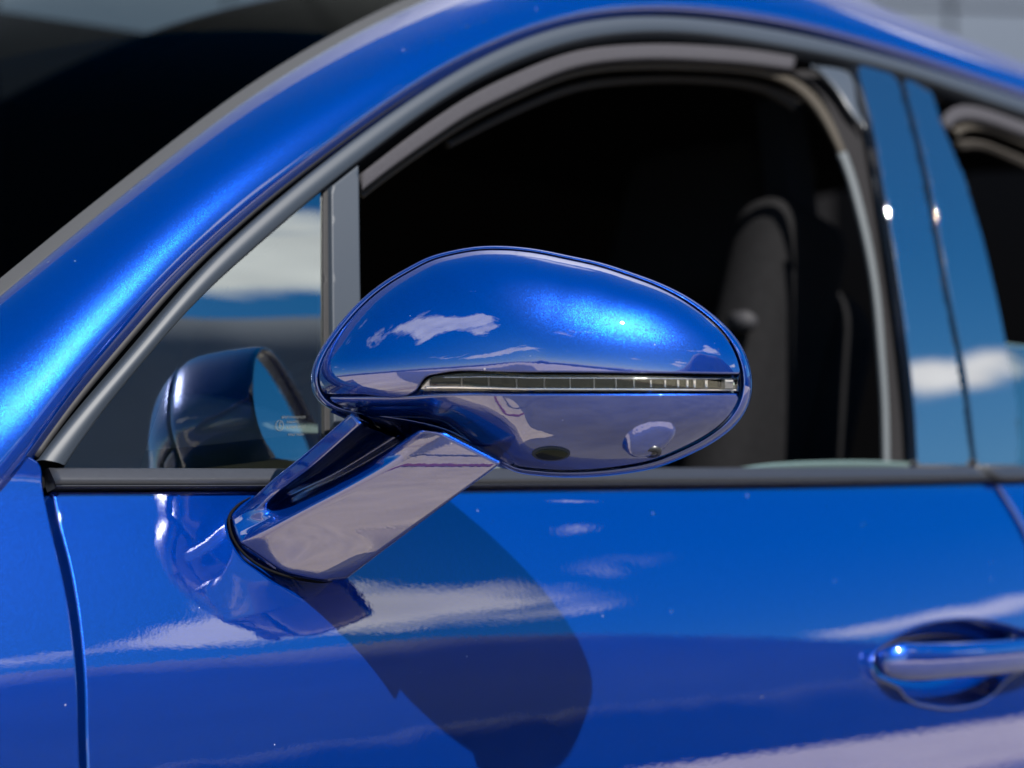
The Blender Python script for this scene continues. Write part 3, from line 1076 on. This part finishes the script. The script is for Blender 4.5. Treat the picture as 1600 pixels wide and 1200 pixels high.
# --- cabin
cab = part('cabin_lining')
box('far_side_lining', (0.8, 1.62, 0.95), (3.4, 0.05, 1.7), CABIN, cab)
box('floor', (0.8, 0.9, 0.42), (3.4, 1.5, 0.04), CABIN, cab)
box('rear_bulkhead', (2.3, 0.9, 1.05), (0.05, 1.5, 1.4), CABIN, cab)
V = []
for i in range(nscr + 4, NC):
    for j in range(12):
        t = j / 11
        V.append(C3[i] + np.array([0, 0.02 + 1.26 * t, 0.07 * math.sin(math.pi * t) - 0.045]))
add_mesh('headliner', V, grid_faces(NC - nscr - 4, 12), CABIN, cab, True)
V = []
for (dx_, z) in ((0, 1.035), (0, 0.5)):
    for x in np.linspace(-0.5, 2.2, 30):
        V.append((x, S(x, ZB) + 0.07, z))
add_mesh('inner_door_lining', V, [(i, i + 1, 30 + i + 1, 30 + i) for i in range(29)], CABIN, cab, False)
V = []
for i, (y, z) in enumerate(((0.055, 1.036), (0.05, 0.9))):
    pass
# dashboard: a long rounded pad running across under the windscreen
dpts = spline([(-0.62, 0.98), (-0.50, 1.045), (-0.30, 1.075), (-0.08, 1.085), (0.04, 1.06), (0.075, 1.0), (0.07, 0.9)], 26)
V = []
ys = np.concatenate([[0.045, 0.05], np.linspace(0.06, 1.55, 20)])
for y in ys:
    for p in dpts:
        dz = 0.055 * math.exp(-((y - 0.48) / 0.2) ** 2) * math.exp(-((p[0] + 0.05) / 0.16) ** 2)
        V.append((p[0], y + 0.02, p[1] + dz - (0.02 if y < 0.05 else 0)))
add_mesh('dashboard', V, grid_faces(len(ys), len(dpts), flip=True), DASH, car, True)
# steering wheel
sw = np.array([0.20, 0.50, 1.0])
ax = np.array([math.cos(R(25)), 0, math.sin(R(25))])
e1_ = np.array([0, 1.0, 0]); e2_ = np.cross(ax, e1_)
ring = [sw + 0.185 * (e1_ * math.cos(t) + e2_ * math.sin(t)) for t in np.linspace(0, 2 * math.pi, 60)]
wheel = part('steering_wheel')
tube('wheel_rim', ring, 0.015, LEATHER, wheel, seg=12, cap=False)
tube('wheel_spoke', [sw - e1_ * 0.18, sw + e1_ * 0.18], 0.016, LEATHER, wheel, seg=10)
tube('wheel_spoke', [sw, sw - e2_ * 0.18 if e2_[2] > 0 else sw + e2_ * 0.18], 0.016, LEATHER, wheel, seg=10)
tube('airbag_hub', [sw - ax * 0.03, sw + ax * 0.0, sw + ax * 0.02], [0.05, 0.062, 0.05], LEATHER, wheel, seg=24)

# front seat seen through the open window
seat = part('front_seat')
sp = on_plane(1165, 470, (0, 0.42, 0), np.array([0, 1.0, 0]))
rot = Matrix.Rotation(R(18), 3, 'Y')
sx, sz = sp[0], sp[2]
box('backrest', (sx - 0.06, 0.50, sz - 0.30), (0.17, 0.50, 0.66), LEATHER, seat, bevel=0.07, rot=rot, seg=5)
box('side_bolster', (sx - 0.13, 0.285, sz - 0.16), (0.16, 0.10, 0.56), LEATHER, seat, bevel=0.045, rot=rot, seg=5)
box('headrest', (sx + 0.01, 0.50, sz + 0.10), (0.13, 0.30, 0.26), LEATHER, seat, bevel=0.055, rot=rot, seg=5)
box('cushion', (sx - 0.36, 0.50, 0.66), (0.55, 0.50, 0.2), LEATHER, seat, bevel=0.07, seg=5)
tube('belt_guide', [on_plane(1166, 503, (0, 0.24, 0), np.array([0, 1.0, 0])) + np.array([0, d_, 0]) for d_ in (-0.012, 0.0, 0.02)], [0.008, 0.014, 0.014], simple('grey_plastic', (0.012, 0.012, 0.014), 0.7, spec=0.15), seat, seg=18)
# dim far rear window
wv = [on_plane(px, py, (0, 1.58, 0), np.array([0, 1.0, 0])) for px, py in ((1228, 470), (1268, 470), (1268, 566), (1222, 566))]
add_mesh('far_window', wv, [(0, 1, 2, 3)], simple('privacy_glass', (0.07, 0.085, 0.09), 0.2), cab, False)
# inner B-pillar trim
for (pa, pb, yy, colr) in ((1268, 1300, 0.26, (0.003, 0.004, 0.006)),):
    q = [on_plane(pa - 50, 150, (0, yy, 0), np.array([0, 1.0, 0])), on_plane(pb - 45, 150, (0, yy, 0), np.array([0, 1.0, 0])),
         on_plane(pb + 25, 740, (0, yy, 0), np.array([0, 1.0, 0])), on_plane(pa + 8, 740, (0, yy, 0), np.array([0, 1.0, 0]))]
    q2 = [c_ + np.array([0.01, 0.05, 0]) for c_ in q]
    add_mesh('inner_pillar_trim', q + q2, [(0, 3, 2, 1), (0, 1, 5, 4), (1, 2, 6, 5), (2, 3, 7, 6), (3, 0, 4, 7)], simple('pillar_cloth', colr, 0.8, spec=0.05), cab, False)

# ------------------------------------------------------------------ side mirror
PHI = R(45)
HU = np.array([math.cos(PHI), -math.sin(PHI), 0.0])     # along the housing, outboard and rearward
HV = np.array([0.0, 0.0, 1.0])
HW = np.array([-math.sin(PHI), -math.cos(PHI), 0.0])    # front of the housing
HC = at_depth(862, 572, 1.79)
mir = empty('side_mirror', tuple(HC), car)
mir['label'] = 'blue door mirror with clear indicator strip on a slanted arm'


def huv(px, py, w=0.0):
    P = on_plane(px, py, HC + HW * w, HW)
    d = P - HC
    return np.array([np.dot(d, HU), np.dot(d, HV)])


def from_h(u, v, w):
    return HC + np.multiply.outer(u, HU) + np.multiply.outer(v, HV) + np.multiply.outer(w, HW)


SIL = [(486, 590), (492, 567), (510, 535), (535, 502), (565, 470), (600, 442), (635, 421), (672, 402), (710, 392), (747, 386), (785, 385), (840, 390), (890, 400), (940, 411),
       (990, 427), (1040, 446), (1077, 465), (1115, 492), (1140, 515), (1160, 542), (1172, 572), (1176, 600), (1171, 632), (1151, 663), (1120, 688), (1079, 710),
       (1032, 729), (970, 741), (907, 746), (845, 744), (806, 738), (775, 722), (742, 700), (700, 678), (640, 662), (575, 652), (520, 643), (496, 626)]
sil = np.array([huv(p[0], p[1]) for p in spline(SIL, 400, closed=True)])
ang = np.arctan2(sil[:, 1], sil[:, 0])
rad_ = np.hypot(sil[:, 0], sil[:, 1])
o_ = np.argsort(ang)
ANG, RAD = ang[o_], rad_[o_]
ANG = np.concatenate([ANG - 2 * np.pi, ANG, ANG + 2 * np.pi])
RAD = np.concatenate([RAD, RAD, RAD])
# smooth the radial function
AG = np.linspace(-np.pi, np.pi, 1440, endpoint=False)
RG = np.interp(AG, ANG, RAD)
kw = np.hanning(41); kw /= kw.sum()
RG = np.convolve(np.concatenate([RG[-20:], RG, RG[:20]]), kw, mode='valid')
AG3 = np.concatenate([AG - 2 * np.pi, AG, AG + 2 * np.pi]); RG3 = np.concatenate([RG, RG, RG])


def rho(u, v):
    return np.hypot(u, v) / np.interp(np.arctan2(v, u), AG3, RG3)


DOME = 0.092


def dome_h(u, v):
    r = np.clip(rho(u, v), 0, 0.9999)
    return DOME * np.sqrt(1 - r ** 2)


def dome_fn(off=0.0):
    def fn(P):
        u, v = P[:, 0], P[:, 1]
        e = 4e-4
        h = dome_h(u, v)
        gu = (dome_h(u + e, v) - dome_h(u - e, v)) / (2 * e)
        gv_ = (dome_h(u, v + e) - dome_h(u, v - e)) / (2 * e)
        n = np.multiply.outer(-gu, HU) + np.multiply.outer(-gv_, HV) + HW
        n /= np.linalg.norm(n, axis=1)[:, None]
        return from_h(u, v, h) + n * off, n
    return fn


def dome_px(px, py, off=0.0):
    """point of the dome (u, v) on this sight line"""
    d = ray(px, py)
    lo, hi = 1.2, 2.4
    # march from the camera until inside the dome
    t = np.linspace(1.45, 2.05, 1200)
    P = CAM + t[:, None] * d
    q = P - HC
    u, v, w = q @ HU, q @ HV, q @ HW
    r = rho(u, v)
    ok = (r < 0.999) & (w <= dome_h(u, v) + off)
    if ok.any():
        i = int(np.argmax(ok))
        return np.array([u[i], v[i]])
    i = int(np.argmin(np.abs(w)))
    s = 0.985 / max(r[i], 1e-6)
    return np.array([u[i] * s, v[i] * s])


# cap outline: dome inside rho < 0.95 above the indicator line
def ring_uv(r, n=360, a0=0.0, a1=2 * math.pi):
    a = np.linspace(a0, a1, n, endpoint=(a1 - a0 < 6.28))
    rr_ = np.interp((a + np.pi) % (2 * np.pi) - np.pi, AG3, RG3) * r
    return np.stack([rr_ * np.cos(a), rr_ * np.sin(a)], 1)


RC = 0.945
line_up = np.array([dome_px(x, y) for x, y in spline([(480, 617), (560, 617), (640, 618), (648, 613), (664, 590), (690, 583), (800, 582), (1000, 583), (1200, 585)], 160)])
line_dn = np.array([dome_px(x, y) for x, y in spline([(480, 622), (560, 622), (640, 621), (700, 617), (800, 616), (1000, 616), (1200, 615)], 160)])


def clip_region(line, upper, rc):
    ln = line[rho(line[:, 0], line[:, 1]) < rc]
    a_s = math.atan2(ln[-1][1], ln[-1][0])
    a_e = math.atan2(ln[0][1], ln[0][0])
    if upper:
        if a_e < a_s:
            a_e += 2 * math.pi
        arc_ = ring_uv(rc, 220, a_s, a_e)
        return np.concatenate([ln, arc_[1:-1]])
    if a_s < a_e:
        a_s += 2 * math.pi
    arc_ = ring_uv(rc, 220, a_e, a_s)
    return np.concatenate([ln[::-1], arc_[1:-1]])


cap_out = clip_region(line_up, True, RC)
low_out = clip_region(line_dn, False, RC)
# the shell is cut away where the arm enters
CUT = spline([(470, 640), (512, 643), (560, 640), (620, 637), (680, 639), (712, 646), (735, 661), (765, 688), (790, 709), (800, 719), (800, 735), (792, 760)], 120)
cut_uv = np.array([dome_px(p[0], p[1]) for p in CUT])
cut_poly = np.concatenate([cut_uv[rho(cut_uv[:, 0], cut_uv[:, 1]) < 0.99], [huv(760, 830), huv(420, 760)]])
_k = ~inside(low_out, cut_poly)
_i0 = int(np.argmax(~_k)); _n = len(low_out)
_keep = [low_out[(i + _i0) % _n] for i in range(_n) if _k[(i + _i0) % _n]]
_c = cut_uv[(rho(cut_uv[:, 0], cut_uv[:, 1]) < RC - 0.004)]
_c = np.array([q for q in _c if not (q[1] > line_dn[np.argmin(np.abs(line_dn[:, 0] - q[0])), 1] - 0.002)])
_keep = np.array(_keep)
if np.linalg.norm(_keep[-1] - _c[0]) > np.linalg.norm(_keep[-1] - _c[-1]):
    _c = _c[::-1]
low_out = np.concatenate([_keep, _c])
sheet('mirror_cap', cap_out, dome_fn(0.0), PAINT, mir, er=0.0016, spacing=0.0045, skirt=0.006)
sheet('lower_shell', low_out, dome_fn(-0.0004), PAINT, mir, er=0.0016, spacing=0.0045, skirt=0.006)
# bezel: from just behind the cap's rim round to the glass
sec = [(0.93, 0.20), (0.945, 0.235), (0.954, 0.275), (0.962, 0.272), (0.985, 0.20), (0.996, 0.10), (1.0, 0.0), (0.998, -0.12), (0.985, -0.35), (0.965, -0.55), (0.95, -0.60), (0.93, -0.60), (0.915, -0.56), (0.91, -0.48)]
V = []
nb_ = 300
for r_, w_ in sec:
    q = ring_uv(r_, nb_)
    V += list(from_h(q[:, 0], q[:, 1], np.full(nb_, w_ * DOME)))
add_mesh('bezel', V, grid_faces(len(sec), nb_, closed_m=True, flip=True), PAINT, mir, True, label='blue rim round the mirror glass')
q = ring_uv(0.945, nb_)
V = list(from_h(q[:, 0], q[:, 1], np.full(nb_, 0.19 * DOME)))
q = ring_uv(0.975, nb_)
V += list(from_h(q[:, 0], q[:, 1], np.full(nb_, 0.17 * DOME)))
add_mesh('seam', V, grid_faces(2, nb_, closed_m=True), GAP, mir, False)
q = ring_uv(0.915, nb_)
add_mesh('mirror_glass', list(from_h(q[:, 0], q[:, 1], np.full(nb_, -0.50 * DOME))), [tuple(range(nb_))], MIRROR, mir, False)
core = ring_uv(0.94, 200)
free_sheet('housing_core', core, dome_fn(-0.009), GAP, mir, 0.012)
# indicator: reflector floor, chrome rails, cell ribs, end reflectors and clear lens
ind_px = np.concatenate([spline([(654, 612), (668, 592), (692, 587), (800, 586), (1000, 587), (1158, 589)], 90), spline([(1159, 612), (1000, 613), (800, 613), (654, 613)], 60)])
ind_uv = np.array([dome_px(p[0], p[1]) for p in ind_px])
sheet('indicator_lens', ind_uv, dome_fn(-0.0006), LENS, mir, er=0.0008, spacing=0.006, skirt=0.0)
sheet('indicator_reflector', ind_uv, dome_fn(-0.0075), LAMP, mir, er=0.0, spacing=0.006, skirt=0.0)


def dome3(px, py, off):
    uv = dome_px(px, py)
    p, n = dome_fn(off)(uv[None])
    return p[0], n[0]


for (ya, yb) in ((589.5, 591.5), (606.5, 610.5)):
    xs = np.linspace(690 if ya < 600 else 662, 1155, 90)
    dip = (lambda x: 0.0)
    a = np.array([dome3(x, ya + (x - 650) * 0.0025, -0.0035)[0] for x in xs])
    b = np.array([dome3(x, yb + (x - 650) * 0.0025, -0.0035)[0] for x in xs])
    strip('chrome_rail', a, b, CHROME, mir, bead(h=0.0012, skirt=0.003, e=0.4), close=True)
for x in (720, 762, 805, 850, 891, 929, 964, 993, 1020, 1043, 1064, 1079, 1091, 1110):
    w_ = 0.6 if x < 1000 else 0.9
    a = np.array([dome3(x - w_, y, -0.0045)[0] for y in np.linspace(592, 607, 6)])
    b = np.array([dome3(x + w_, y, -0.0045)[0] for y in np.linspace(592, 607, 6)])
    strip('cell_rib', a, b, CHROME if x > 980 else SILVER, mir, [(0, -0.004), (0.1, 0.0), (0.9, 0.0), (1, -0.004)], close=True)
WHITEP = simple('prism_reflector', (0.55, 0.55, 0.55), 0.25, metal=0.6, bump=0.6, bscale=900)
for pxs in ([(1137, 592), (1150, 592), (1150, 607), (1137, 607)], [(656, 611), (669, 594), (670, 611)]):
    V = [dome3(x, y, -0.003)[0] for x, y in pxs] + [dome3(x, y, -0.007)[0] for x, y in pxs]
    m_ = len(pxs)
    add_mesh('end_reflector', V, [tuple(range(m_))] + [(i, m_ + i, m_ + (i + 1) % m_, (i + 1) % m_) for i in range(m_)], WHITEP, mir, False)


def dome_patch(name, px, off, mat, spacing=0.003, er=0.0006, skirt=0.003):
    uv = np.array([dome_px(p[0], p[1]) for p in px])
    return sheet(name, uv, dome_fn(off), mat, mir, er=er, spacing=spacing, skirt=skirt)


def ell(cx, cy, rx, ry, n=40, rot=0.0):
    t = np.linspace(0, 2 * math.pi, n, endpoint=False)
    x, y = rx * np.cos(t), ry * np.sin(t)
    return np.stack([cx + x * math.cos(rot) - y * math.sin(rot), cy + x * math.sin(rot) + y * math.cos(rot)], 1)


dome_patch('puddle_lamp_bezel', ell(861, 709, 30, 11), 0.0006, GLOSS)
dome_patch('puddle_lamp_lens', ell(862, 709, 25, 8.5), 0.0014, LAMP)
# camera pod: a blister on the lower shell with a lens looking down
def blister_fn(P):
    pos, n = dome_fn(0.0)(P)
    d = np.clip(poly_dist(P, pod_uv) / 0.006, 0, 1)
    s_ = np.clip((pod_uv[:, 1].max() - P[:, 1]) / (pod_uv[:, 1].max() - pod_uv[:, 1].min()), 0, 1)
    h_ = 0.0125 * np.sin(d * np.pi / 2) ** 1.3 * (0.12 + 0.88 * s_)
    return pos + n * (h_ - 0.0012)[:, None], n


pod_px = spline([(972, 700), (975, 684), (990, 668), (1012, 658), (1036, 656), (1054, 662), (1058, 676), (1048, 692), (1028, 704), (1004, 711), (984, 710)], 90, closed=True)
pod_uv = np.array([dome_px(p[0], p[1]) for p in pod_px])
free_sheet('camera_pod', pod_uv, blister_fn, PAINT, mir, 0.0022)
lens_c, lens_n = dome3(1017, 698, 0.0056)
ldir = lens_n * 0.55 + np.array([0, 0, -0.75]) + (CAM - lens_c) / np.linalg.norm(CAM - lens_c) * 0.30
ldir /= np.linalg.norm(ldir)
tube('camera_ring', [lens_c - ldir * 0.006, lens_c, lens_c + ldir * 0.002, lens_c + ldir * 0.002, lens_c + ldir * 0.0005], [0.0075, 0.0075, 0.0068, 0.0045, 0.0042], SATIN, mir, seg=28)
tube('camera_lens', [lens_c - ldir * 0.001, lens_c + ldir * 0.001, lens_c + ldir * 0.0024, lens_c + ldir * 0.003], [0.0042, 0.004, 0.0028, 0.0006], simple('lens_glass', (0.01, 0.01, 0.012), 0.05, ior=1.5), mir, seg=20)

# --- arm and collar


def pt_out(px, py, off):
    return side(px, py, off)


def section(pts, n=64):
    P = np.array([pt_out(*p) for p in pts])
    return spline(P, n, closed=True)


# the arm: one loft whose section runs fin - pocket - upper bevel - broad front face - back; (px, py, metres outboard)
ST = {
    0.00: [(360, 806, .004), (361, 815, .004), (362, 822, .004), (364, 829, .004), (366, 836, .004), (373, 852, .004), (440, 896, .010), (500, 908, .022), (547, 904, .036), (540, 860, -.03), (430, 780, -.03)],
    0.10: [(380, 788, .014), (384, 800, .018), (389, 808, .019), (394, 814, .020), (399, 821, .021), (405, 836, .023), (470, 878, .026), (526, 890, .026), (571, 886, .020), (566, 842, -.02), (450, 768, -.02)],
    0.19: [(398, 772, .030), (408, 790, .034), (414, 796, .033), (420, 801, .033), (428, 806, .037), (436, 821, .041), (498, 862, .048), (552, 875, .050), (595, 871, .046), (586, 828, -.01), (465, 758, -.01)],
    0.30: [(423, 748, .052), (438, 768, .056), (444, 770, .026), (452, 778, .025), (462, 790, .060), (471, 803, .064), (530, 844, .074), (582, 856, .080), (622, 850, .078), (606, 816, .005), (480, 750, .0)],
    0.60: [(474, 706, .092), (490, 730, .098), (500, 733, .048), (534, 738, .050), (549, 741, .116), (567, 750, .124), (618, 786, .136), (660, 801, .142), (693, 796, .142), (670, 772, .055), (540, 720, .03)],
    1.00: [(548, 640, .150), (566, 664, .158), (576, 668, .09), (634, 680, .095), (655, 672, .205), (696, 677, .215), (732, 697, .226), (762, 714, .238), (785, 724, .247), (755, 738, .14), (610, 680, .07)],
}


def round_poly(P, fr=0.20, k=6):
    outp = []
    n = len(P)
    for i in range(n):
        a_, b_, c_ = P[i - 1], P[i], P[(i + 1) % n]
        p0 = b_ + (a_ - b_) * fr
        p1 = b_ + (c_ - b_) * fr
        for t in np.linspace(0, 1, k):
            outp.append((1 - t) ** 2 * p0 + 2 * t * (1 - t) * b_ + t * t * p1)
        for t in (0.2, 0.4, 0.6, 0.8):
            outp.append(p1 * (1 - t) + (c_ + (b_ - c_) * fr) * t)
    return np.array(outp)


ts = sorted(ST)
SEC = [np.array([pt_out(*p) for p in ST[t]]) for t in ts]
NS = 44
V = []
for t in np.linspace(0, 1, NS):
    # Hermite through the stations
    i = min(max(int(np.searchsorted(ts, t, side='right')) - 1, 0), len(ts) - 2)
    f = (t - ts[i]) / (ts[i + 1] - ts[i])
    h_ = ts[i + 1] - ts[i]

    def tan(i_):
        a_, b_ = max(i_ - 1, 0), min(i_ + 1, len(ts) - 1)
        return (SEC[b_] - SEC[a_]) / (ts[b_] - ts[a_])
    f2, f3 = f * f, f ** 3
    flat_ = SEC[0] * (1 - t) + SEC[-1] * t
    sec_ = (2 * f3 - 3 * f2 + 1) * SEC[i] + (f3 - 2 * f2 + f) * h_ * tan(i) + (-2 * f3 + 3 * f2) * SEC[i + 1] + (f3 - f2) * h_ * tan(i + 1)
    sec_[5:9] = flat_[5:9]
    w_ = min(t / 0.3, 1.0)
    w_ = w_ * w_ * (3 - 2 * w_)
    for q_, f_ in ((6, 0.42), (7, 0.76)):
        sec_[q_] = sec_[q_] * (1 - w_) + (sec_[5] * (1 - f_) + sec_[8] * f_) * w_
    V += list(round_poly(sec_))
ns_ = len(V) // NS
F_ = grid_faces(NS, ns_, closed_m=True)
F_.append(tuple(range((NS - 1) * ns_, NS * ns_)))
F_.append(tuple(range(ns_))[::-1])
arm = add_mesh('arm', V, F_, PAINT, mir, True)
gk = np.array([pt_out(*p) for p in spline([(392, 776, .001), (371, 790, .002), (358, 808, .003), (359, 826, .003), (371, 853, .003), (384, 868, .004), (404, 883, .004), (440, 898, .009), (480, 907, .015), (505, 910, .021), (520, 909, .024)], 70)])
tube('arm_gasket', gk, np.interp(np.linspace(0, 1, 70), [0, 0.1, 0.9, 1], [0.0003, 0.0012, 0.0012, 0.0003]), GAP, mir, seg=8)
# neck: the dark cheek between the cut-out of the shell and the arm
keepc = [p for p in CUT if p[1] < 736 and p[0] > 512]
n0 = []
for p in keepc:
    uv = dome_px(p[0], p[1])
    q, nn = dome_fn(-0.003)(uv[None])
    n0.append(q[0])
n0 = np.array(n0)
cen = np.array([640.0, 700.0])
rows = [n0]
for (sh, dep) in ((0.02, 0.004), (0.06, 0.006), (0.16, 0.012), (0.30, 0.035), (0.45, 0.070), (0.75, 0.10), (0.98, 0.11)):
    r_ = []
    for p, q in zip(keepc, n0):
        w_ = np.array(p) * (1 - sh) + cen * sh
        t_ = np.dot(q - CAM, FW) + dep
        r_.append(at_depth(w_[0], w_[1], t_))
    rows.append(np.array(r_))
V = [p for r_ in rows for p in r_]
add_mesh('neck_collar', V, grid_faces(len(rows), len(keepc)), PAINT, mir, True)
tube('neck_bead', n0[4:-2] + (CAM - n0[4:-2]) * 0.001, 0.0016, PAINT, mir, seg=8)
